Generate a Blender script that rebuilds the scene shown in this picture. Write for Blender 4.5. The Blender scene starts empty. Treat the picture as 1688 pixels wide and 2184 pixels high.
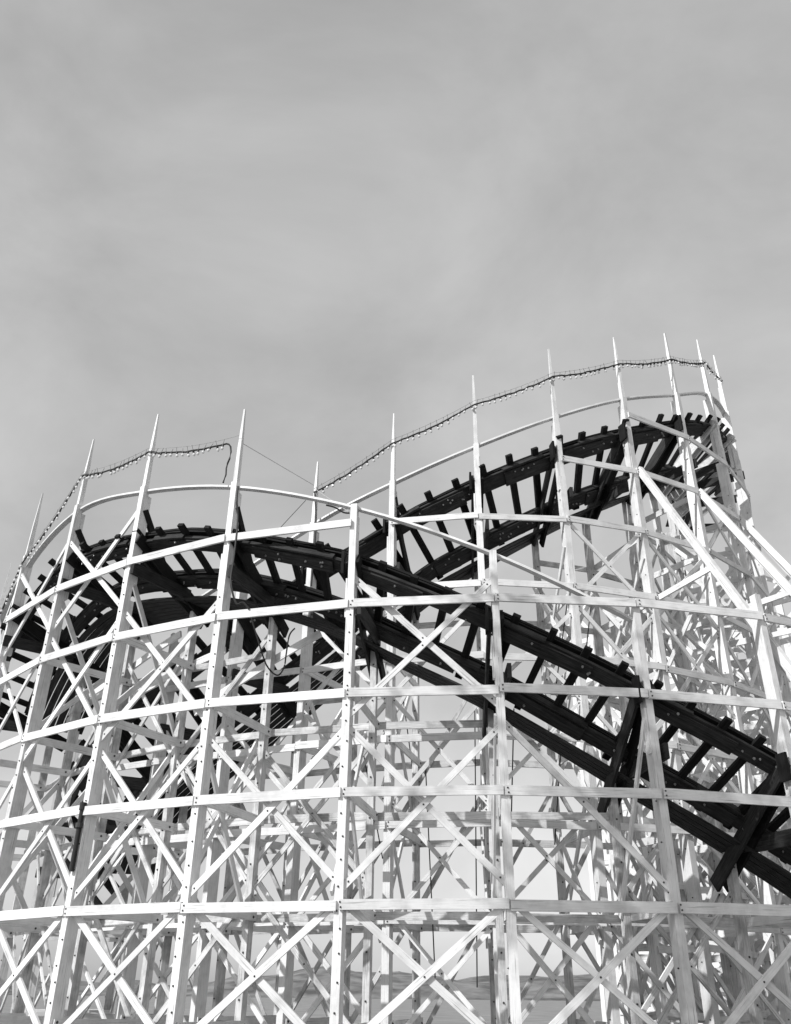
import bpy, math, random
from mathutils import Vector, Matrix, Euler
random.seed(11)
S = bpy.context.scene
COL = S.collection
R_ = math.radians
CAMZ = 1.6                                    # eye height; all survey heights below are measured from the eye

# ------------------------------------------------------------------ camera
cd = bpy.data.cameras.new('camera')
cam = bpy.data.objects.new('camera', cd); COL.objects.link(cam)
cd.sensor_fit = 'VERTICAL'; cd.sensor_height = 36; cd.sensor_width = 36
cd.lens = 1864.7 / 2184 * 36
cd.shift_x = -3.5 / 2184; cd.shift_y = -37 / 2184
cd.clip_end = 6000; cd.clip_start = .1
cam.matrix_world = Matrix.Translation((0, 0, CAMZ)) @ (Matrix.Rotation(R_(90 + 29.8325), 4, 'X') @ Matrix.Rotation(R_(.5878), 4, 'Z'))
S.camera = cam

# ------------------------------------------------------------------ light
SUN_AZ, SUN_EL = 52.0, 38.0                   # azimuth: to the left of straight behind the camera
to_sun = Vector((-math.sin(R_(SUN_AZ)) * math.cos(R_(SUN_EL)), -math.cos(R_(SUN_AZ)) * math.cos(R_(SUN_EL)), math.sin(R_(SUN_EL))))
sd = bpy.data.lights.new('sun', 'SUN'); sd.energy = 4.1; sd.angle = R_(.5); sd.color = (1, 1, 1)
sun = bpy.data.objects.new('sun', sd); COL.objects.link(sun)
sun.rotation_euler = (-to_sun).to_track_quat('-Z', 'Y').to_euler()

W = bpy.data.worlds.new('World'); S.world = W; W.use_nodes = True
nt = W.node_tree; N = nt.nodes; LK = nt.links
bg = N['Background']
sky = N.new('ShaderNodeTexSky'); sky.sky_type = 'NISHITA'; sky.sun_disc = False
sky.sun_elevation = R_(SUN_EL); sky.sun_rotation = R_(180 + SUN_AZ); sky.air_density = 1; sky.dust_density = 2.0
bw = N.new('ShaderNodeRGBToBW'); LK.new(sky.outputs[0], bw.inputs[0])
pw = N.new('ShaderNodeMath'); pw.operation = 'POWER'; pw.inputs[1].default_value = .35      # black and white film: an even grey sky
LK.new(bw.outputs[0], pw.inputs[0])
tc = N.new('ShaderNodeTexCoord'); mp = N.new('ShaderNodeMapping'); mp.inputs['Scale'].default_value = (1.3, 1.5, 2.1); mp.inputs['Rotation'].default_value = (0, -.35, .5)
LK.new(tc.outputs['Generated'], mp.inputs[0])
nz = N.new('ShaderNodeTexNoise'); nz.inputs['Scale'].default_value = 1.9; nz.inputs['Detail'].default_value = 9; nz.inputs['Roughness'].default_value = .56; nz.inputs['Distortion'].default_value = .35
LK.new(mp.outputs[0], nz.inputs[0])
mr = N.new('ShaderNodeMapRange'); mr.inputs[1].default_value = .3; mr.inputs[2].default_value = .7; mr.inputs[3].default_value = .77; mr.inputs[4].default_value = 1.17
LK.new(nz.outputs[0], mr.inputs[0])
mu = N.new('ShaderNodeMath'); mu.operation = 'MULTIPLY'; LK.new(pw.outputs[0], mu.inputs[0]); LK.new(mr.outputs[0], mu.inputs[1])
mu2 = N.new('ShaderNodeMath'); mu2.operation = 'MULTIPLY'; mu2.inputs[1].default_value = 4.1; LK.new(mu.outputs[0], mu2.inputs[0])
LK.new(mu2.outputs[0], bg.inputs[0]); bg.inputs[1].default_value = .1

S.view_settings.view_transform = 'Standard'; S.view_settings.look = 'None'
S.view_settings.exposure = .15; S.view_settings.gamma = 1
S.cycles.max_bounces = 6; S.cycles.diffuse_bounces = 3

# ------------------------------------------------------------------ materials
def wood(name, base, lo, hi, rough=.6, crack=.25, spec=.3, worn=None):
    m = bpy.data.materials.new(name); m.use_nodes = True
    t = m.node_tree; n = t.nodes; l = t.links; b = n['Principled BSDF']
    uv = n.new('ShaderNodeUVMap'); uv.uv_map = 'grain'
    oi = n.new('ShaderNodeObjectInfo')
    mp = n.new('ShaderNodeMapping'); mp.inputs['Scale'].default_value = (1.3, 26, 1); l.new(uv.outputs[0], mp.inputs[0])
    off = n.new('ShaderNodeVectorMath'); off.operation = 'MULTIPLY_ADD'; off.inputs[1].default_value = (1, 1, 1)
    l.new(mp.outputs[0], off.inputs[0]); l.new(oi.outputs['Location'], off.inputs[2])
    g = n.new('ShaderNodeTexNoise'); g.inputs['Scale'].default_value = 1.6; g.inputs['Detail'].default_value = 5; g.inputs['Roughness'].default_value = .65
    l.new(off.outputs[0], g.inputs[0])
    gr = n.new('ShaderNodeMapRange'); gr.inputs[1].default_value = .3; gr.inputs[2].default_value = .72; gr.inputs[3].default_value = lo; gr.inputs[4].default_value = hi
    l.new(g.outputs[0], gr.inputs[0])
    ge = n.new('ShaderNodeNewGeometry')
    st = n.new('ShaderNodeTexNoise'); st.inputs['Scale'].default_value = 2.3; st.inputs['Detail'].default_value = 6; st.inputs['Roughness'].default_value = .6
    l.new(ge.outputs['Position'], st.inputs[0])
    sr = n.new('ShaderNodeMapRange'); sr.inputs[1].default_value = .32; sr.inputs[2].default_value = .55; sr.inputs[3].default_value = 1 - crack; sr.inputs[4].default_value = 1
    l.new(st.outputs[0], sr.inputs[0])
    m2 = n.new('ShaderNodeMapping'); m2.inputs['Scale'].default_value = (.9, 34, 1); l.new(uv.outputs[0], m2.inputs[0])
    cn = n.new('ShaderNodeTexNoise'); cn.inputs['Scale'].default_value = 1.1; cn.inputs['Detail'].default_value = 3; l.new(m2.outputs[0], cn.inputs[0])
    cr = n.new('ShaderNodeMapRange'); cr.inputs[1].default_value = .30; cr.inputs[2].default_value = .40; cr.inputs[3].default_value = .5; cr.inputs[4].default_value = 1; l.new(cn.outputs[0], cr.inputs[0])
    rr = n.new('ShaderNodeMapRange'); rr.inputs[3].default_value = .84; rr.inputs[4].default_value = 1.06; l.new(oi.outputs['Random'], rr.inputs[0])
    a = n.new('ShaderNodeMath'); a.operation = 'MULTIPLY'; l.new(gr.outputs[0], a.inputs[0]); l.new(sr.outputs[0], a.inputs[1])
    a2 = n.new('ShaderNodeMath'); a2.operation = 'MULTIPLY'; l.new(a.outputs[0], a2.inputs[0]); l.new(cr.outputs[0], a2.inputs[1])
    c = n.new('ShaderNodeMath'); c.operation = 'MULTIPLY'; l.new(a2.outputs[0], c.inputs[0]); l.new(rr.outputs[0], c.inputs[1])
    d = n.new('ShaderNodeMath'); d.operation = 'MULTIPLY'; d.inputs[1].default_value = base; l.new(c.outputs[0], d.inputs[0])
    cb = n.new('ShaderNodeCombineColor')
    for i in range(3): l.new(d.outputs[0], cb.inputs[i])
    l.new(cb.outputs[0], b.inputs['Base Color'])
    b.inputs['Roughness'].default_value = rough; b.inputs['Specular IOR Level'].default_value = spec
    bp = n.new('ShaderNodeBump'); bp.inputs['Strength'].default_value = .25; bp.inputs['Distance'].default_value = .006
    l.new(g.outputs[0], bp.inputs['Height']); l.new(bp.outputs[0], b.inputs['Normal'])
    return m
def plain(name, v, rough=.5, metal=0, spec=.4):
    m = bpy.data.materials.new(name); m.use_nodes = True
    n = m.node_tree.nodes; b = n['Principled BSDF']
    b.inputs['Roughness'].default_value = rough; b.inputs['Metallic'].default_value = metal; b.inputs['Specular IOR Level'].default_value = spec
    t = n.new('ShaderNodeTexNoise'); t.inputs['Scale'].default_value = 9
    r = n.new('ShaderNodeMapRange'); r.inputs[3].default_value = v * .8; r.inputs[4].default_value = v * 1.2
    cb = n.new('ShaderNodeCombineColor'); l = m.node_tree.links
    l.new(t.outputs[0], r.inputs[0])
    for i in range(3): l.new(r.outputs[0], cb.inputs[i])
    l.new(cb.outputs[0], b.inputs['Base Color'])
    return m
WHITE = wood('white_paint', .82, .84, 1.04, .6, .2)
WORN = wood('worn_white_paint', .76, .6, 1.04, .7, .45)
DARK = wood('dark_stained_timber', .014, .35, 1.8, .75, .4, .12)
DARK2 = wood('dark_stained_plank', .032, .2, 2.1, .7, .4, .15)
STEEL = plain('galvanised_bolt', .3, .35, .6)
RUST = plain('dark_bolt', .06, .6, .4)
CABLE = plain('black_cable', .015, .6)
WIRE = plain('grey_wire', .5, .4, .3)
GLASS = plain('bulb_glass', .7, .12, 0, .6)

# ------------------------------------------------------------------ mesh helpers
Z = Vector((0, 0, 1))
class MB:
    def __init__(s): s.v = []; s.f = []; s.uv = []; s.mi = []
    def _face(s, idx, uvs, mi): s.f.append(idx); s.uv += uvs; s.mi.append(mi)
    def beam(s, p, q, w, d, ref=Z, w2=None, d2=None, mi=0, skew=0):
        """board from p to q: d is measured along ref, w across it"""
        p = Vector(p); q = Vector(q); t = q - p; L = t.length
        if L < 1e-4: return s
        t /= L; rv = Vector(ref); rv = rv - t * rv.dot(t)
        if rv.length < 1e-4: rv = t.orthogonal()
        rv.normalize(); x = t.cross(rv)
        w2 = w if w2 is None else w2; d2 = d if d2 is None else d2
        b = len(s.v)
        for P, ww, dd in ((p, w, d), (q, w2, d2)):
            for a, c in ((-1, -1), (1, -1), (1, 1), (-1, 1)):
                s.v.append(P + x * (a * ww / 2) + rv * (c * dd / 2))
        o = random.random() * 40
        for k in range(4):
            j = (k + 1) % 4; sd_ = w if k % 2 == 0 else d; vo = o + k * .7
            s._face((b + k, b + j, b + 4 + j, b + 4 + k), [(o, vo), (o, vo + sd_), (o + L, vo + sd_), (o + L, vo)], mi)
        s._face((b + 3, b + 2, b + 1, b), [(o, o)] * 4, mi); s._face((b + 4, b + 5, b + 6, b + 7), [(o, o)] * 4, mi)
        return s
    def path(s, pts, refs, w, d, mi=0):
        """bent board along pts, d along refs[i]"""
        n = len(pts); b = len(s.v); o = random.random() * 40; run = 0; runs = []
        for i, P in enumerate(pts):
            P = Vector(P); t = (Vector(pts[min(i + 1, n - 1)]) - Vector(pts[max(i - 1, 0)])).normalized()
            rv = Vector(refs[i]); rv = (rv - t * rv.dot(t)).normalized(); x = t.cross(rv)
            if i: run += (P - Vector(pts[i - 1])).length
            runs.append(run)
            for a, c in ((-1, -1), (1, -1), (1, 1), (-1, 1)): s.v.append(P + x * (a * w / 2) + rv * (c * d / 2))
        for i in range(n - 1):
            for k in range(4):
                j = (k + 1) % 4; a = b + 4 * i; sd_ = w if k % 2 == 0 else d; vo = o + k * .7
                s._face((a + k, a + j, a + 4 + j, a + 4 + k), [(o + runs[i], vo), (o + runs[i], vo + sd_), (o + runs[i + 1], vo + sd_), (o + runs[i + 1], vo)], mi)
        s._face((b + 3, b + 2, b + 1, b), [(o, o)] * 4, mi); e = b + 4 * (n - 1); s._face((e, e + 1, e + 2, e + 3), [(o, o)] * 4, mi)
        return s
    def tube(s, pts, r, k=6, mi=0):
        n = len(pts); b = len(s.v)
        for i, P in enumerate(pts):
            P = Vector(P); t = (Vector(pts[min(i + 1, n - 1)]) - Vector(pts[max(i - 1, 0)])).normalized()
            x = t.orthogonal().normalized() if abs(t.z) > .99 else t.cross(Z).normalized(); y = x.cross(t)
            for a in range(k):
                an = 2 * math.pi * a / k; s.v.append(P + x * math.cos(an) * r + y * math.sin(an) * r)
        for i in range(n - 1):
            for a in range(k):
                c = (a + 1) % k; s._face((b + i * k + a, b + i * k + c, b + (i + 1) * k + c, b + (i + 1) * k + a), [(0, 0)] * 4, mi)
        s._face(tuple(b + a for a in range(k))[::-1], [(0, 0)] * k, mi); s._face(tuple(b + (n - 1) * k + a for a in range(k)), [(0, 0)] * k, mi)
        return s
    def lathe(s, P, axis, prof, k=8, mi=0):
        P = Vector(P); t = Vector(axis).normalized(); x = t.orthogonal().normalized(); y = t.cross(x); b = len(s.v)
        for r, hgt in prof:
            for a in range(k):
                an = 2 * math.pi * a / k; s.v.append(P + t * hgt + (x * math.cos(an) + y * math.sin(an)) * r)
        for i in range(len(prof) - 1):
            for a in range(k):
                c = (a + 1) % k; s._face((b + i * k + a, b + i * k + c, b + (i + 1) * k + c, b + (i + 1) * k + a), [(0, 0)] * 4, mi)
        s._face(tuple(b + a for a in range(k))[::-1], [(0, 0)] * k, mi); e = b + (len(prof) - 1) * k; s._face(tuple(e + a for a in range(k)), [(0, 0)] * k, mi)
        return s
    def bolt(s, P, axis, r=.03, hgt=.03, mi=1):
        return s.lathe(P, axis, [(r, 0), (r, hgt * .4), (r * .55, hgt * .45), (r * .5, hgt)], 6, mi)
    def build(s, name, mats, parent=None):
        if not isinstance(mats, (list, tuple)): mats = [mats]
        me = bpy.data.meshes.new(name)
        org = Vector(parent.location) if parent else Vector((0, 0, 0))
        if parent and parent.parent: org = org + Vector(parent.parent.location)
        me.from_pydata([v - org for v in s.v], [], s.f)
        u = me.uv_layers.new(name='grain')
        flat = [c for t in s.uv for c in t]; u.data.foreach_set('uv', flat)
        for m in mats: me.materials.append(m)
        me.polygons.foreach_set('material_index', s.mi); me.update()
        o = bpy.data.objects.new(name, me); COL.objects.link(o)
        if parent: o.parent = parent
        return o
def thing(name, label, cat, loc, group=None):
    o = bpy.data.objects.new(name, None); COL.objects.link(o); o.location = loc; o.empty_display_size = .3
    o['label'] = label; o['category'] = cat
    if group: o['group'] = group
    return o
def tag(o, label, cat, group=None):
    o['label'] = label; o['category'] = cat
    if group: o['group'] = group
    return o
def lerp_table(T, x):
    T = sorted(T)
    if x <= T[0][0]: (a, b), (c, d) = T[0], T[1]
    elif x >= T[-1][0]: (a, b), (c, d) = T[-2], T[-1]
    else:
        for i in range(len(T) - 1):
            if T[i][0] <= x <= T[i + 1][0]: (a, b), (c, d) = T[i], T[i + 1]; break
        i0 = T[i - 1] if i else None; i3 = T[i + 2] if i + 2 < len(T) else None     # smooth (Catmull-Rom) inside
        m0 = (d - i0[1]) / (c - i0[0]) if i0 else (d - b) / (c - a)
        m1 = (i3[1] - b) / (i3[0] - a) if i3 else (d - b) / (c - a)
        t = (x - a) / (c - a); L = c - a
        return b * (2*t**3 - 3*t**2 + 1) + m0 * L * (t**3 - 2*t**2 + t) + d * (3*t**2 - 2*t**3) + m1 * L * (t**3 - t**2)
    return b + (d - b) * (x - a) / (c - a)
LV = lambda k: 3.575 + 2.07 * k + CAMZ                # height of ledger tier k

class Ring:
    """a curved row of bents: plan circle seen from above, phi in degrees, positive to the left"""
    def __init__(s, c, r, height, bank, widen=None): s.c = Vector((c[0], c[1], 0)); s.r = r; s.widen = widen; s.height = height; s.bank = bank
    def out(s, phi): a = R_(phi); return Vector((-math.sin(a), -math.cos(a), 0))
    def tan(s, phi): a = R_(phi); return Vector((math.cos(a), -math.sin(a), 0))      # to the right
    def at(s, phi, dr, z): return s.c + s.out(phi) * (s.r + dr + (lerp_table(s.widen, phi) if s.widen and phi > s.widen[0][0] else 0)) + Z * z
    def h(s, phi): return lerp_table(s.height, phi) + CAMZ
    def frame(s, phi):
        A = s.at(phi, -.35, s.h(phi)); e = .4
        t = (s.at(phi - e, -.35, s.h(phi - e)) - s.at(phi + e, -.35, s.h(phi + e))).normalized()
        c, dr = s.bank(phi); g = math.hypot(c, dr)
        u = s.out(phi) * c + Z * dr; u = (u - t * u.dot(t)).normalized()
        n = t.cross(u)
        if n.z < 0: n = -n
        return A, t, u, n, g
    def low(s, phi):                                   # inner rail
        A, t, u, n, g = s.frame(phi); return A - u * g

FRONT = Ring((2.62, 36.40), 18.27,
    [(72, 6.3), (62, 8.2), (52, 9.9), (46, 10.55), (41.5, 10.75), (36, 10.65), (31, 10.42), (26.5, 10.2), (21.2, 9.75), (17, 9.33), (12.4, 8.86), (7.9, 8.22), (3.1, 7.51),
     (-1.6, 6.81), (-5.7, 6.2), (-10.6, 5.45), (-14, 4.98), (-20, 4.15), (-28, 3.1), (-38, 1.9), (-50, .8)],
    lambda p: (1.3, lerp_table([(60, .5), (30, .56), (18, .63), (9, .84), (0, .82), (-7, .9), (-40, .9)], p)))
BACK = Ring((2.92, 33.12), 11.19,
    [(95, 3.4), (80, 5.0), (66, 6.5), (56.5, 7.55), (48.3, 8.5), (38, 9.75), (28.6, 10.75), (19.7, 11.43), (12.6, 12.15), (8.4, 12.52), (.1, 13.28), (-7.7, 14.0), (-12.8, 14.48), (-19.8, 15.12), (-28.5, 15.87),
     (-42.6, 17.15), (-55, 18.1), (-70, 18.7), (-85, 18.8), (-100, 18.4)],
    lambda p: (1.4, lerp_table([(-100, 1.12), (25, 1.12), (38, 1.3), (110, 1.3)], p)),
    [(24, 0), (32, .12), (48.3, 1.05), (56.5, 1.85), (66, 2.6), (80, 3.3), (95, 3.7), (110, 3.9)])

# ------------------------------------------------------------------ ground
def ground():
    m = bpy.data.materials.new('sandy_asphalt'); m.use_nodes = True
    n = m.node_tree.nodes; l = m.node_tree.links; b = n['Principled BSDF']; b.inputs['Roughness'].default_value = .9
    ge = n.new('ShaderNodeNewGeometry'); t = n.new('ShaderNodeTexNoise'); t.inputs['Scale'].default_value = .35; t.inputs['Detail'].default_value = 8
    l.new(ge.outputs['Position'], t.inputs[0])
    r = n.new('ShaderNodeMapRange'); r.inputs[1].default_value = .3; r.inputs[2].default_value = .7; r.inputs[3].default_value = .15; r.inputs[4].default_value = .25; l.new(t.outputs[0], r.inputs[0])
    cb = n.new('ShaderNodeCombineColor')
    for i in range(3): l.new(r.outputs[0], cb.inputs[i])
    l.new(cb.outputs[0], b.inputs['Base Color'])
    b_ = MB(); b_.v = [Vector((x, y, 0)) for x, y in ((-2500, -2500), (2500, -2500), (2500, 2500), (-2500, 2500))]
    b_._face((0, 1, 2, 3), [(0, 0)] * 4, 0)
    o = b_.build('ground', m); o['kind'] = 'structure'
ground()

# ------------------------------------------------------------------ bents
def jit(a=.012): return random.uniform(-a, a)
def bent(ring, phi, label, group, spike, top, girts, inner, capc=2.05, fat=.17, dark=True, trans=(), lean=0.0, doubler=True, bolts=False, capmat=None, knee=False, cheek=True):
    base = ring.at(phi, 0, 0); o, t = ring.out(phi), ring.tan(phi)
    T = thing('trestle_bent', label, 'trestle bent', base, group)
    hz = ring.h(phi)
    P = lambda c, z: ring.at(phi, -c, z) + t * (lean * z / 15)
    # near post: sound lower part with a doubling plank, lighter upper part
    split = hz - .9
    b = MB()
    b.beam(P(0, 0), P(0, split), fat, .2, o)
    if doubler: b.beam(P(.165, 0), P(.165, split - .5 + jit(.3)), fat * .94, .13, o)
    b.beam(P(.01, split), P(.01, top), fat * .92, .19, o)
    if doubler: b.beam(P(.17, split - .3), P(.17, top - .25), fat * .86, .12, o)
    b.beam(P(0, split - .45) - t * (fat / 2 + .022), P(0, split + .5) - t * (fat / 2 + .022), .15, .04, t)
    z = 1.0
    while bolts and z < split - .3:
        b.bolt(P(-.1, z) + t * jit(.05), o, .02, .03); z += .42 + jit(.14)
    z = 1.2
    while z < min(top, split):
        b.bolt(P(.02, z) - t * fat / 2, -t, .016, .03); z += 1.1 + jit(.4)
    b.build('post', [WHITE, RUST], T)
    if spike:
        s = MB(); m_ = top + (spike - top) * .45
        s.beam(P(.02, top), P(.02, m_), .115, .14, o, .1, .12); w_ = random.uniform(.022, .055); s.beam(P(.02, m_), P(.02, spike), .1, .12, o, w_, w_)
        s.build('spike', WHITE, T)
    # inner post
    A, tt, u, n, g = ring.frame(phi); low = A - u * g
    ih = max(low.z - (inner - 1.7) * .5 - .2, .6) if dark else top
    b = MB(); b.beam(P(inner, 0), P(inner, ih), fat * .9, .22, o)
    for k in range(int(ih / .9)): b.bolt(P(inner - .11, .6 + k * .9), o, .022, .03)
    b.build('post', [WORN, RUST], T)
    if dark:
        c_, dr = ring.bank(phi); sl = dr / c_; off = .2
        z0 = hz + sl * .35 - off
        for sgn in (-1, 1):
            b = MB(); q0 = P(-.02, z0 + .1) + t * sgn * (fat / 2 + .05); q1 = P(capc, z0 - sl * capc) + t * sgn * (fat / 2 + .05)
            b.beam(q0, q1, .34, .07, t); b.build('cap_plank', (DARK2 if sgn < 0 else DARK) if capmat is None else capmat, T)
        zb = z0 - sl * 1.85 - .05
        b = MB(); b.beam(P(-.13, zb), P(2.0, zb), .32, .09, t); b.v = [v + t * (fat / 2 + .135) for v in b.v]; b.build('tie_beam', DARK2, T)
        if knee:
            b = MB(); b.beam(P(.08, hz + .95), P(1.0, hz - .25), .2, .08, t); b.v = [v + t * (fat / 2 - .03) for v in b.v]; b.build('knee_brace', DARK, T)
        if cheek: b = MB(); b.beam(P(.0, hz + .28), P(.0, hz - .3), .3, .06, t); b.v = [v - t * (fat / 2 + .12) for v in b.v]; b.build('cheek_plate', DARK, T)
    for z in girts:
        b = MB(); b.beam(P(-.02, z), P(inner + .12, z + jit(.03)), .19, .05, t); b.v = [v + t * (fat / 2 + .027) for v in b.v]
        b.bolt(P(.05, z + .04) + t * (fat / 2 + .05), t, .03, .03); b.bolt(P(inner - .03, z) + t * (fat / 2 + .05), t, .03, .03)
        b.build('girt', [WHITE, RUST], T)
    for i, (za, ca, zb, cb) in enumerate(trans):
        b = MB(); b.beam(P(ca, za), P(cb, zb), .14, .05, t); b.v = [v - t * (fat / 2 + .03 + .055 * (i % 2)) for v in b.v]; b.build('diagonal_brace', WHITE, T)
    return T

fphi = {-1: 61.75, 0: 51.7, 1: 41.2, 2: 31.6, 3: 21.8, 4: 11.5, 5: 1.27, 6: -8.7, 7: -18.75, 8: -28.8}
ftop = {-1: 10.6, 0: 12.0, 1: 12.5, 2: 12.1, 3: 11.45, 4: 10.30, 5: 8.91, 6: 7.73, 7: 8.3, 8: 8.2}
fspk = {-1: 13.0, 0: 14.3, 1: 14.86, 2: 14.56, 3: 13.77}
flab = {-1: 'white spiked timber bent farthest round the curve, left of all other front bents',
 0: 'white spiked timber bent at the far left, just left of where the string light peaks',
 1: 'white spiked timber bent, leftmost of the three spikes rising above the front crest',
 2: 'white spiked timber bent carrying the left string light, with a short black pipe clamped low',
 3: 'white spiked timber bent down whose post the left string light curls',
 4: 'white blunt topped timber bent in the middle where the top front ledger stops',
 5: 'white blunt topped timber bent right of centre with its dark cap seen edge on',
 6: 'low white timber bent with wide dark cap planks, right of the blunt pair',
 7: 'white timber bent at the right margin under the falling front track',
 8: 'lowest white timber bent beyond the right margin at the foot of the front track'}
for i, ph in fphi.items():
    hz = FRONT.h(ph); g = [LV(k) for k in (-2, -1, 0, 1, 2) if LV(k) < hz - 2.3]
    tr = []
    for (za, ca, zb, cb) in ((3, 0, 1.1, 2.5), (.75, 0, -1.0, 2.5), (.9, 2.5, -.9, 0), (2.3, 2.5, 1.05, 0)):
        za, zb = LV(za), LV(zb)
        if za < hz - .6 - ca * .5 and min(za, zb) > -.3: tr.append((za, ca, max(zb, .1), cb))
    bent(FRONT, ph, flab[i], 'white timber bents under the front track', fspk[i] + CAMZ if i in fspk else None, ftop[i] + CAMZ, g, 2.5, trans=tr, capc=3.0, bolts=i in (1, 2, 3, 4), knee=i in (1, 2, 3), cheek=i > 3)

bphi = {-5: 89.0, -4: 80.0, -3: 70.4, -2: 60.6, -1: 50.8, 0: 40.3, 1: 28.9, 2: 15.84, 3: 2.96, 4: -9.88, 5: -22.6, 6: -35.7, 7: -48.4, 8: -61.0, 9: -73.8, 10: -86.6}
bspk = {1: 14.52, 2: 15.74, 3: 16.93, 4: 18.15, 5: 19.26, 6: 20.5, 7: 21.63, 8: 22.5, 9: 22.6, 10: 22.4, 11: 22}
bhnd = {1: 12.34, 2: 13.26, 3: 14.32, 4: 15.52, 5: 16.73, 6: 17.84, 7: 19.1, 8: 19.7, 9: 20.1, 10: 20.1, 11: 19.8}
blab = {-5: 'worn white timber bent far back at left, last under the falling back track',
 -4: 'worn white timber bent at the back left, next to last under the falling back track',
 -3: 'short white timber bent behind the leftmost front posts under the falling back track',
 -2: 'white timber bent seen between the two leftmost front posts under the back track',
 -1: 'white timber bent behind the middle of the left half, under the steep dark back track',
 0: 'white spikeless timber bent hidden behind the front crest, left of the shortest back spike',
 1: 'white timber bent with the shortest spike, at the start of the right hand string light',
 2: 'white spiked timber bent right behind the blunt central front bent',
 3: 'white spiked timber bent in the middle of the climbing back track, dark cap edge on',
 4: 'white spiked timber bent with wide dark cap plank crossing in front of the back track',
 5: 'white spiked timber bent with the longer of two white outrigger struts',
 6: 'white spiked timber bent with the highest tip against the sky',
 7: 'white spiked timber bent second from the right end of the string light',
 8: 'white spiked timber bent at the right edge of the visible skyline',
 9: 'white spiked timber bent just round the bend behind the right edge',
 10: 'white spiked timber bent farthest round the bend behind the right edge'}
for i, ph in bphi.items():
    hz = BACK.h(ph); g = [LV(k) for k in range(-2, 7) if LV(k) < hz - 2.6]
    tr = []; k = 5.2; s = i % 2
    while k > -2:
        za, zb = LV(k), LV(k - 1.6)
        if za < hz - 2.2 and zb > -.2:
            tr.append((za, 0, max(zb, .1), 2.7)); tr.append((za, 2.7, max(zb, .1), 0))
        k -= 1.6
    top = (bhnd[i] if i in bhnd else lerp_table(BACK.height, ph) + 1.3) + CAMZ
    bent(BACK, ph, blab[i], 'white timber bents under the back track', bspk[i] + CAMZ if i in bspk else None, top, g, 2.7, capc=2.5, trans=tr, fat=.175, capmat=WORN if i >= 7 else None, knee=i in (2, 3), cheek=i < 7)

# ------------------------------------------------------------------ ledgers and longitudinal bracing
def tier(ring, ids, phis, dr, z, wid, label, mat=WHITE, bolts=True, over=.0, thick=.055):
    mid = ids[len(ids) // 2]
    T = thing('ledger_tier', label, 'ledger', ring.at(phis[mid], dr, z), None)
    for a, b in zip(ids[:-1], ids[1:]):
        m = MB(); o = (ring.out(phis[a]) + ring.out(phis[b])).normalized()
        p = ring.at(phis[a], dr + jit(.012), z + jit(.028)); q = ring.at(phis[b], dr + jit(.012), z + jit(.028)); d = (q - p).normalized()
        m.beam(p + d * (.004 + jit(.03)), q - d * .035, wid * random.uniform(.94, 1.05), thick, o)
        if bolts:
            if random.random() < .8:
                for dz in (-.045, .045): m.bolt(p + d * (.045 + jit(.02)) + Z * dz + o * (thick / 2), o, .019, .02)
        m.build('ledger_plank', [mat, RUST], T)
def xbrace(ring, bays, phis, dr, label, wid=.13, mat=WHITE):
    a0 = bays[len(bays) // 2]
    T = thing('cross_bracing', label, 'bracing', ring.at(phis[a0[0]], dr, LV(1)), None)
    for a, b, za, zb, k in bays:
        if dr < -1 and random.random() < .15: continue
        o = (ring.out(phis[a]) + ring.out(phis[b])).normalized()
        r = dr + (.03 if k else -.03); m = MB()
        pa, pb = ring.at(phis[a], r, za + jit(.05 if ring is FRONT else .16)), ring.at(phis[b], r, zb + jit(.05 if ring is FRONT else .16)); m.beam(pa, pb, wid * random.uniform(.9, 1.12), .05, o)
        for f in (.05, .5, .95): m.bolt(pa.lerp(pb, f) + o * .024, o, .02, .02)
        m.build('diagonal_brace', [mat, RUST], T)
FI = sorted(fphi); BI = sorted(bphi)
lab_f = {3: 'topmost white ledger across the front bents, stopping at the blunt central post', 2: 'second white ledger from the top, running right across all front bents',
 1: 'third white ledger from the top across the front bents', 0: 'lowest white ledger in the photograph across the front bents',
 -1: 'white ledger about head height across the front bents, below the lowest one in the photograph', }
for k, lb in lab_f.items():
    ids = [i for i in FI if FRONT.h(fphi[i]) + .9 > LV(k) - .2 and (k < 3 or i <= 4) or (k in (1, 2) and i > 3)]
    tier(FRONT, ids, fphi, .135, LV(k), .195, lb)
for k in (-1, 0, 1, 2, 3):
    ids = [i for i in FI if FRONT.low(fphi[i]).z - .5 > LV(k)]
    if len(ids) > 1: tier(FRONT, ids, fphi, -2.64, LV(k), .17, ['lowest', 'second lowest', 'middle', 'second highest', 'highest'][k + 1] + ' worn white ledger on the inner posts under the front track', WORN, False)
bays = []
for a in FI[:-1]:
    b = a + 1
    if a <= 1: bays += [(a, b, LV(3.75), LV(2.4), 1), (a, b, LV(2.45), LV(3.85), 0)]
    if a == 1: bays = bays
    if a <= 4 and a != 3: bays += [(a, b, LV(2.35), LV(.82), 0), (a, b, LV(.74), LV(2.25), 1)]
    if a == 3: pass
    if a <= 5: bays += [(a, b, LV(.68), LV(-.85), 0)]
    if a <= 4: bays += [(a, b, LV(-.9), LV(.62), 1)]
    bays += [(a, b, LV(-.95), max(LV(-2.2), .1), 0), (a, b, max(LV(-2.2), .1), LV(-.95), 1)]
xbrace(FRONT, bays, fphi, .0, 'white diagonal planks crossing between the front posts')
inb = []
for a in FI[:-1]:
    if a in (4, 5): continue
    b = a + 1; m_ = min(FRONT.low(fphi[a]).z, FRONT.low(fphi[b]).z) - .6
    for k in (-2.2, -.7, .8, 2.3):
        if LV(k + 1.5) < m_: inb += [(a, b, max(LV(k), .1), LV(k + 1.5), 0), (a, b, LV(k + 1.5), max(LV(k), .1), 1)]
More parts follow.
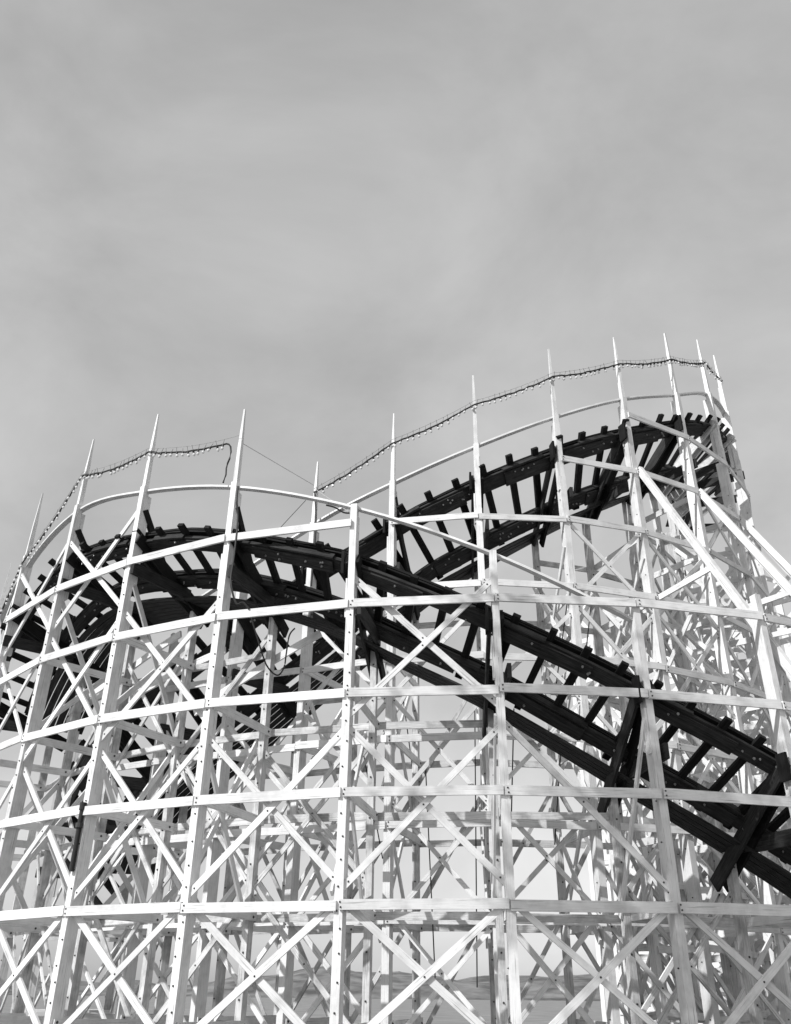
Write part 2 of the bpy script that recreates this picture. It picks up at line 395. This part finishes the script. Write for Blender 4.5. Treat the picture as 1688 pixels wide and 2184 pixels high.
xbrace(FRONT, inb, fphi, -2.5, 'worn white diagonal planks between the inner posts of the front trestle', .12, WORN)

lab_b = {6: 'highest white ledger on the back bents, slanting off to the right edge', 5: 'second highest white ledger on the back bents, starting below the wide dark cap plank',
 4: 'long white ledger across the back bents just under the climbing back track', 3: 'white ledger on the back bents level with the crossing of the two tracks',
 2: 'white ledger on the back bents seen through the gap under the front track', 1: 'white ledger on the back bents halfway between the two lowest front ledgers',
 0: 'white ledger on the back bents near the bottom of the photograph', -1: 'lowest white ledger on the back bents'}
first = {6: 5, 5: 4, 4: 2, 3: 2, 2: -1, 1: -2, 0: -3, -1: -4}
for k, lb in lab_b.items():
    tier(BACK, [i for i in BI if i >= first[k]], bphi, .135, LV(k), .18, lb)
for k in range(-1, 6):
    ids = [i for i in BI if BACK.low(bphi[i]).z - .5 > LV(k)]
    if len(ids) > 1: tier(BACK, ids, bphi, -2.84, LV(k), .17, ['lowest', 'second lowest', 'third lowest', 'middle', 'third highest', 'second highest', 'highest'][k + 1] + ' worn ledger on the inner posts behind the back track', WORN, False)
bb = []
for a in BI[:-1]:
    b = a + 1; m_ = min(BACK.h(bphi[a]), BACK.h(bphi[b])) - 1.2
    for k in (-2.2, -1.0, .25, 1.5, 2.75, 4.0, 5.25):
        if LV(k + 1.25) < m_: bb += [(a, b, max(LV(k), .1), LV(k + 1.25), 0), (a, b, LV(k + 1.25), max(LV(k), .1), 1)]
xbrace(BACK, bb, bphi, .0, 'white diagonal planks crossing between the outer posts of the back trestle', .115)
bi_ = []
for a in BI[:-1]:
    b = a + 1; m_ = min(BACK.low(bphi[a]).z, BACK.low(bphi[b]).z) - .6
    for k in (-2.2, -.75, .7, 2.15, 3.6):
        if 1 <= a <= 3 and LV(k + 1.45) < m_: bi_ += [(a, b, max(LV(k), .1), LV(k + 1.45), a % 2)]
        elif LV(k + 1.45) < m_: bi_ += [(a, b, max(LV(k), .1), LV(k + 1.45), 0), (a, b, LV(k + 1.45), max(LV(k), .1), 1)]
xbrace(BACK, bi_, bphi, -2.7, 'worn diagonal planks between the inner posts behind the back track', .115, WORN)

# ------------------------------------------------------------------ guard rails
def handrail(ring, ids, phis, hts, label, dr):
    T = thing('guard_rail', label, 'guard rail', ring.at(phis[ids[len(ids) // 2]], dr, hts[ids[len(ids) // 2]] + CAMZ))
    tab = [(phis[i], hts[i]) for i in ids]
    for a, b in zip(ids[:-1], ids[1:]):
        pts = []; refs = []
        for k in range(9):
            ph = phis[a] + (phis[b] - phis[a]) * k / 8
            pts.append(ring.at(ph, dr, lerp_table(tab, ph) + CAMZ)); refs.append(Z)
        MB().path(pts, refs, .17, .055).build('rail_plank', WHITE, T)
fh = {-1: 10.2, 0: 11.6, 1: 12.38, 2: 12.0, 3: 11.35, 4: 10.26, 5: 8.89, 6: 7.34}
handrail(FRONT, [i for i in FI if i <= 6], fphi, fh, 'thin white guard rail following the front track from crest down to right', -.1)
bh = dict(bhnd); bh.update({0: 11.2, -1: 10.3, -2: 9.4, -3: 8.5, -4: 7.5})
handrail(BACK, [i for i in BI if i >= -4], bphi, bh, 'thin white guard rail following the climbing back track', -.1)

# ------------------------------------------------------------------ tracks
def track(ring, ids, phis, name, label, lw, step, tiew, walk=3):
    c0 = ring.at(phis[ids[len(ids) // 2]], -.35, ring.h(phis[ids[len(ids) // 2]]))
    T = thing(name, label, 'coaster track', c0)
    pts_at = lambda ph, du, dn: (lambda F: F[0] + F[2] * du + F[3] * dn)(ring.frame(ph))
    for a, b in zip(ids[:-1], ids[1:]):
        ph = [phis[a] + (phis[b] - phis[a]) * k / 6 for k in range(7)]
        fr = [ring.frame(x) for x in ph]
        for side in (0, 1):
            base = [F[0] - F[2] * (F[4] * side) for F in fr]; nn = [F[3] for F in fr]; uu = [F[2] for F in fr]
            m = MB()
            m.path([P + u * .0 for P, u in zip(base, uu)], nn, lw, .09)
            # second lamination with its own butt ends: the stepped lower edge
            k0, k1 = random.choice([(0, 4), (1, 6), (2, 6), (0, 3), (3, 6), (1, 5)])
            m.path([base[k] - uu[k] * (.05) - nn[k] * .075 for k in range(k0, k1 + 1)], nn[k0:k1 + 1], lw * .96, .055)
            k0, k1 = random.choice([(0, 2), (2, 5), (4, 6), (1, 3)])
            m.path([base[k] + uu[k] * (lw / 2 + .03) - nn[k] * .01 for k in range(k0, k1 + 1)], nn[k0:k1 + 1], .055, .16)
            for k in range(6):
                if random.random() < .7:
                    for e in range(random.choice((1, 1, 2, 3))):
                        x = phis[a] + (phis[b] - phis[a]) * (k + random.random()) / 6; F = ring.frame(x)
                        m.bolt(F[0] - F[2] * (F[4] * side) + F[2] * random.uniform(-.3, .3) * lw - F[3] * (.103 if side else .103), -F[3], random.uniform(.022, .034), .05)
            m.build('ledger_beam', [DARK2, STEEL], T)
            m = MB()
            for lay, (wd, o_) in enumerate(((.30, .02), (.27, .0), (.29, .01), (.22, .03))):
                m.path([P + u * (o_ + (.04 if side == 0 else -.04)) + n * (.19 + lay * .05) for P, u, n in zip(base, uu, nn)], nn, wd, .046)
            m.build('running_rail', DARK, T)
        # catwalk on the inner side
        m = MB()
        for j in range(walk + (3 if phis[a] > (31 if ring is FRONT else 39) else 0)):
            q = [F[0] - F[2] * F[4] for F in fr]
            m.path([P - ring.out(x) * (.22 + j * .235) - Z * .42 for P, x in zip(q, ph)], [Z] * 7, .2, .05)
        m.build('catwalk', DARK2, T)
    a, b = phis[ids[0]], phis[ids[-1]]; d = math.degrees(step / (ring.r - .35)); x = a - d * .3
    ties = []
    while x > b and len(ties) < 99:
        A, t, u, n, g = ring.frame(x); m = MB()
        ext = (.42 if ring is FRONT else .56) + random.uniform(-.1, .1)
        m.beam(A + u * ext + n * .1, A - u * (g + .34 + random.uniform(-.05, .1)) + n * .1, tiew * random.uniform(.9, 1.08), .1, n)
        ties.append(m.build('tie', DARK, T)); x -= d * random.uniform(.96, 1.04)
    return T
track(FRONT, FI, fphi, 'coaster_track', 'dark banked track in front, curving from the left crest down to the right', .36, .765, .175, 4)
track(BACK, [i for i in BI if i > -5], bphi, 'coaster_track', 'dark banked track behind, climbing to the top right of the photo', .46, .765, .205, 4)

# ------------------------------------------------------------------ string lights
def string_light(ring, ids, phis, hts, label, dr, sp, sag, tail=None):
    mid = ids[len(ids) // 2]
    T = thing('string_light', label, 'string light', ring.at(phis[mid], dr, hts[mid] + CAMZ))
    cab = []; mes = []
    for a, b in zip(ids[:-1], ids[1:]):
        p = ring.at(phis[a], dr, hts[a] + CAMZ); q = ring.at(phis[b], dr, hts[b] + CAMZ)
        for k in range(16):
            f = k / 16; s_ = 4 * f * (1 - f)
            cab.append(p.lerp(q, f) - Z * (sag * s_ + jit(.02))); mes.append(p.lerp(q, f) + Z * (.13 - sag * .75 * s_))
    cab.append(q); mes.append(q + Z * .13)
    bare = cab[:]
    if tail: bare = cab = cab[:-2]; cab = cab + [cab[-1] + Vector(v) for v in tail]
    MB().tube(cab, .024).build('cable', CABLE, T)
    MB().tube(mes, .007, 4).build('messenger_wire', WIRE, T)
    run = 0; nxt = .1; proto = None; cnt = 0
    for i in range(len(bare) - 1):
        L = (bare[i + 1] - bare[i]).length
        while nxt < run + L:
            P = bare[i].lerp(bare[i + 1], (nxt - run) / L); nxt += sp * random.uniform(.88, 1.12)
            if cnt >= 99 or random.random() < .04: continue
            cnt += 1
            M = mes[i].lerp(mes[i + 1], .5)
            if proto is None:
                m = MB(); m.lathe(T.location, -Z, [(.026, -.02), (.032, .0), (.03, .07)], 6, 0); m.tube([T.location, T.location + Z * .16], .006, 4, 0)
                m.lathe(T.location, -Z, [(.02, .072), (.036, .095), (.042, .12), (.034, .15), (.012, .165)], 8, 1)
                proto = m.build('bulb', [CABLE, GLASS], T); o = proto
            else:
                o = proto.copy(); COL.objects.link(o)
            o.location = P - T.location; o.rotation_euler = (random.uniform(-.35, .35), random.uniform(-.35, .35), 0)
        run += L
    return T
sf = {-1: 10.2, 0: 11.7, 1: 13.5, 2: 13.2, 3: 12.72}
string_light(FRONT, [-1, 0, 1, 2, 3], fphi, sf, 'string of small bulbs between the three left spikes, its end curling down a post', .1, .2, .16,
             [(.07, -.02, -.03), (.13, -.05, -.12), (.16, -.06, -.3), (.15, -.07, -.5), (.11, -.06, -.64), (.09, -.06, -.8), (.1, -.06, -1.0), (.06, -.08, -1.25)])
sb = {1: 13.36, 2: 14.57, 3: 15.75, 4: 16.97, 5: 18.07, 6: 19.27, 7: 20.47, 8: 21.2, 9: 21.3}
string_light(BACK, [1, 2, 3, 4, 5, 6, 7, 8], bphi, sb, 'long string of small bulbs climbing from spike to spike over the back track', .1, .2, .1)


# ------------------------------------------------------------------ outrigger struts on the back bents
def outrigger(i, label, kend):
    ph = bphi[i]; o, t = BACK.out(ph), BACK.tan(ph); base = BACK.at(ph, 0, LV(5))
    T = thing('outrigger_strut', label, 'strut', base)
    P = lambda k, z: BACK.at(ph, k, z) + t * .14
    sl = (LV(5) - LV(3)) / 2.25
    b = MB(); b.beam(P(.1, LV(5) + .1), P(kend, LV(5) + .1 - sl * kend), .2, .13, t)
    b.beam(P(.2, LV(5) - .25) + t * .11, P(kend, LV(5) - .35 - sl * kend) + t * .11, .1, .05, t)
    b.build('raking_post', WHITE, T)
    k = (LV(5) - LV(3)) / sl
    MB().beam(P(.1, LV(3)), P(k + .1, LV(3)), .16, .06, t).build('horizontal_strut', WHITE, T)
outrigger(5, 'big white raking strut from the back bent down toward the right margin', 4.5)
outrigger(6, 'white raking strut of the highest spiked back bent, right of the larger one', 4.3)
outrigger(7, 'white raking strut at the right margin, farthest right of the three', 3.6)

# ------------------------------------------------------------------ long sloping planks behind the left front posts
T = thing('sway_brace', 'grey sloping planks rising to the right behind the left front posts', 'bracing', FRONT.at(35, -2.62, 7.5 + CAMZ))
for (p0, h0, p1, h1), dr in (((30.5, 6.45, 17, 8.15), -2.66), ((43, 7.15, 27.5, 8.05), -2.66), ((44, 8.07, 34, 8.85), -2.7), ((57, 7.8, 44.5, 8.07), -2.68), ((57, 7.5, 44.5, 7.8), -2.66)):
    pts = []; rf = []
    for k in range(7):
        ph = p0 + (p1 - p0) * k / 6; pts.append(FRONT.at(ph, dr, h0 + (h1 - h0) * k / 6 + CAMZ)); rf.append(FRONT.out(ph))
    MB().path(pts, rf, .2, .06).build('plank', WHITE, T)

# ------------------------------------------------------------------ dense timber work filling the inside of the bend
def lattice(label, pts, top, step, wid, brace=2):
    """straight or curved wall of posts, ledgers and crossed planks along plan points pts, heights top"""
    n = len(pts); c = Vector((*pts[n // 2], 0)); T = thing('timber_trestle', label, 'trestle', c)
    V = lambda i, z: Vector((pts[i][0], pts[i][1], z))
    for i in range(n):
        a = Vector(pts[max(i - 1, 0)]); b = Vector(pts[min(i + 1, n - 1)]); d = (b - a).normalized(); nn = Vector((d.y, -d.x, 0))
        MB().beam(V(i, 0), V(i, top(i)), wid * 1.1, wid * 1.2, nn).build('post', WHITE, T)
        if i == n - 1: break
        d = (Vector(pts[i + 1]) - Vector(pts[i])).normalized(); nn = Vector((d.y, -d.x, 0)); z = 1.2
        while z < min(top(i), top(i + 1)):
            dz = jit(.12)
            MB().beam(V(i, z + dz) + nn * (wid * .6 + .03), V(i + 1, z + jit(.12)) + nn * (wid * .6 + .03), wid, .05, nn).build('ledger_plank', WHITE, T)
            for k in range(brace):
                zz = (z, z + step) if k == 0 else (z + step, z)
                if random.random() < .85: MB().beam(V(i, zz[0]) + nn * (.03 - .06 * k), V(i + 1, zz[1]) + nn * (.03 - .06 * k), wid * .85, .05, nn).build('diagonal_brace', WHITE if random.random() < .7 else WORN, T)
            z += step
    return T
ringpts = lambda r, a0, a1, n: [tuple(BACK.at(a0 + (a1 - a0) * k / (n - 1), r - BACK.r, 0))[:2] for k in range(n)]
lattice('dense white timber work inside the bend, nearest layer behind the back track', ringpts(6.2, -38, -128, 8), lambda i: 10.5 + i * .8, 1.75, .2)
lattice('dense white timber work inside the bend, middle layer toward the right edge', [(7.4, 31.5), (9.0, 30.6), (10.6, 29.7), (12.2, 28.8)], lambda i: 11.5 + i * 1.5, 1.5, .19)
lattice('dense white timber work farthest back behind the bend at right', [(9.6, 42.5), (11.6, 41.2), (13.6, 39.9), (15.6, 38.6), (17.6, 37.3), (19.6, 36.0), (21.6, 34.7)], lambda i: 13.5 + i * 1.1, 1.9, .26)
lattice('white timber work right under the high end of the back track', ringpts(8.7, -26, -84, 6), lambda i: 11.6 + i * .75, 1.55, .17)
lattice('tall white timber work behind the right limb of the bend', [(11.5, 36.8), (13.3, 35.2), (15.0, 33.6), (16.7, 32.0)], lambda i: 14.5 + i * .7, 1.6, .22)

# ------------------------------------------------------------------ wires and cables
def wire(name, label, cat, pts, r, mat=CABLE, sub=6):
    P = [Vector(p) for p in pts]; out = []
    for i in range(len(P) - 1):
        p0, p1, p2, p3 = P[max(i - 1, 0)], P[i], P[i + 1], P[min(i + 2, len(P) - 1)]
        for k in range(sub):
            t = k / sub; out.append(.5 * ((2 * p1) + (p2 - p0) * t + (2 * p0 - 5 * p1 + 4 * p2 - p3) * t * t + (3 * p1 - p0 - 3 * p2 + p3) * t ** 3))
    out.append(P[-1]); return tag(MB().tube(out, r, 5).build(name, mat), label, cat)
F = lambda ph, dr, h: FRONT.at(ph, dr, h + CAMZ)
wire('stay_wire', 'thin pale wire from the left string light down to the shortest back spike', 'wire', [F(21.8, 0, 12.7), BACK.at(28.9, .1, 13.6 + CAMZ)], .011, WIRE, 2)
wire('stay_wire', 'thin wire from the shortest back spike to the blunt central front post', 'wire', [BACK.at(28.9, .1, 13.5 + CAMZ), F(11.9, -.1, 10.15)], .009, WIRE, 2)
wire('dead_cable', 'short dark cable hanging above the guard rail beside the blunt central post', 'cable', [F(13.9, -.12, 10.45), F(13.2, -.12, 10.36), F(12.5, -.12, 10.2), F(12.0, -.12, 10.16)], .022)
wire('stay_wire', 'thin dark wire slanting down left from the front guard rail to the top ledger', 'wire', [F(15.6, -.1, 10.65), F(17.3, .05, 9.9)], .008, CABLE, 2)
wire('power_cable', 'black cable running down the post where the left string light ends', 'cable',
     [F(21.3, .13, 11.24), F(21.25, .13, 10.82), F(20.95, .14, 10.24), F(20.9, .14, 9.25), F(21.0, .13, 8.7), F(20.75, .15, 8.35), F(20.2, .16, 7.96), F(19.7, .14, 7.97), F(19.2, .12, 7.8)], .026)
wire('power_cable', 'black cable hanging in a loop behind the third front ledger', 'cable',
     [F(21.8, -1.2, 8.45), F(20.06, -1.2, 7.18), F(19.35, -1.2, 6.79), F(18.5, -1.2, 6.6), F(18.0, -1.2, 6.79), F(17.9, -1.2, 7.1), F(17.75, -1.2, 7.57), F(17.3, -1.2, 7.75)], .02)
wire('power_cable', 'black cable hanging down the shortest back spike', 'cable', [BACK.at(28.6, .12, 13.3 + CAMZ), BACK.at(28.2, .14, 12.7 + CAMZ), BACK.at(28.0, .14, 11.8 + CAMZ), BACK.at(28.2, .14, 10.2 + CAMZ)], .03)
for lb, pa, ha, pb, hb, dr in (('slanting black guy cable left of the gap below the crossing tracks', 27, 6.3, 22.2, 3.2, -2.7), ('slanting black guy cable in the middle of the open gap', 18.8, 7.9, 15.4, 4.4, -2.7),
        ('plumb black guy cable beside the dark edged back bent', 4.3, 7.4, 5.6, .2, -2.7), ('black guy cable low in the gap, right of the middle one', 14.0, 5.6, 12.6, .4, -2.7),
        ('long thin black guy cable right of the blunt right post', -.9, 6.5, 1.4, 1.2, -.5), ('thin black guy cable above the front track, left of its tie tips', -9.9, 9.5, -7.2, 7.2, -.5),
        ('thin black guy cable above the front track, near the low right bent', -13.7, 9.5, -11.5, 7.6, -.5), ('thin black guy cable below the front track by the low right bent', -7.4, 5.9, -5.2, 3.2, -.5)):
    wire('guy_cable', lb, 'cable', [BACK.at(pa, dr, ha + CAMZ), BACK.at(pb, dr, hb + CAMZ)], .017, CABLE, 2)
# black conduit at the foot of the left front post
T = thing('conduit', 'short black pipe clamped low on the second spiked front post', 'pipe', F(31.6, .13, 3.55))
MB().tube([F(31.6, .16, 3.72), F(31.6, .16, 2.3)], .055, 10).build('pipe', CABLE, T)
MB().tube([F(31.6, .16, 3.74), F(31.6, .16, 3.58)], .075, 10).build('cap', CABLE, T)
MB().tube([F(31.6, .17, 3.3), F(31.6, .17, 3.2)], .08, 10).build('clamp', RUST, T)

# ------------------------------------------------------------------ added tree, out of view at left; crown placed to shade low front posts
def tree():
    base = Vector((-11.6, 2.6, 0)); T = thing('added_shade_tree', 'added tall tree with loose high crown, unseen at left, shading low front posts', 'tree', base)
    bark = plain('pale_bark', .28, .9); leaf = plain('leaf', .06, .6)
    m = MB(); top = Vector((-10.9, 3.5, 24.2))
    m.tube([base, base + Vector((.2, .1, 6)), base + Vector((.4, .5, 13)), top], .28, 9)
    tips = []
    rnd = random.Random(5)
    for k in range(11):
        a = k * 2.4; p = base.lerp(top, .72 + .28 * k / 11) + Vector((.25, .2, 0)); q = p + Vector((math.cos(a) * rnd.uniform(1.6, 3.6), math.sin(a) * rnd.uniform(1.6, 3.4), rnd.uniform(.2, 1.8)))
        m.tube([p, p.lerp(q, .5) + Z * .2, q], .07, 6); tips.append(q); tips.append(p.lerp(q, .6))
    m.build('trunk', bark, T)
    c = MB()
    for k in range(6500):
        q = rnd.choice(tips) + Vector((rnd.gauss(0, .8), rnd.gauss(0, .8), rnd.gauss(0, .75)))
        d = Vector((rnd.uniform(-1, 1), rnd.uniform(-1, 1), rnd.uniform(-1.4, .3))).normalized(); x = d.orthogonal().normalized() * .07; L = rnd.uniform(.3, .55)
        b = len(c.v); c.v += [q, q + d * L * .5 + x, q + d * L, q + d * L * .5 - x]; c._face((b, b + 1, b + 2, b + 3), [(0, 0)] * 4, 0)
    c.build('crown', leaf, T)
tree()

# ------------------------------------------------------------------ far hills
def hills():
    m = bpy.data.materials.new('dry_scrub'); m.use_nodes = True; n = m.node_tree.nodes; l = m.node_tree.links; b = n['Principled BSDF']; b.inputs['Roughness'].default_value = .95
    ge = n.new('ShaderNodeNewGeometry'); t = n.new('ShaderNodeTexNoise'); t.inputs['Scale'].default_value = .06; t.inputs['Detail'].default_value = 8; l.new(ge.outputs['Position'], t.inputs[0])
    r = n.new('ShaderNodeMapRange'); r.inputs[1].default_value = .35; r.inputs[2].default_value = .65; r.inputs[3].default_value = .06; r.inputs[4].default_value = .2; l.new(t.outputs[0], r.inputs[0])
    cb = n.new('ShaderNodeCombineColor')
    for i in range(3): l.new(r.outputs[0], cb.inputs[i])
    l.new(cb.outputs[0], b.inputs['Base Color'])
    rnd = random.Random(3); B = MB(); nx, ny = 160, 10
    ph = [rnd.uniform(0, 6) for _ in range(6)]
    for j in range(ny):
        for i in range(nx):
            x = -900 + 1800 * i / (nx - 1); y = 620 + 320 * j / (ny - 1)
            prof = math.sin(math.pi * j / (ny - 1))
            hgt = 13 + 5 * math.sin(x * .011 + ph[0]) + 3 * math.sin(x * .031 + ph[1]) + 1.6 * math.sin(x * .09 + ph[2] + j) + rnd.uniform(-.9, .9)
            B.v.append(Vector((x, y, hgt * prof - .3)))
    for j in range(ny - 1):
        for i in range(nx - 1):
            a = j * nx + i; B._face((a, a + 1, a + nx + 1, a + nx), [(0, 0)] * 4, 0)
    o = B.build('hills', m); o['kind'] = 'structure'
hills()
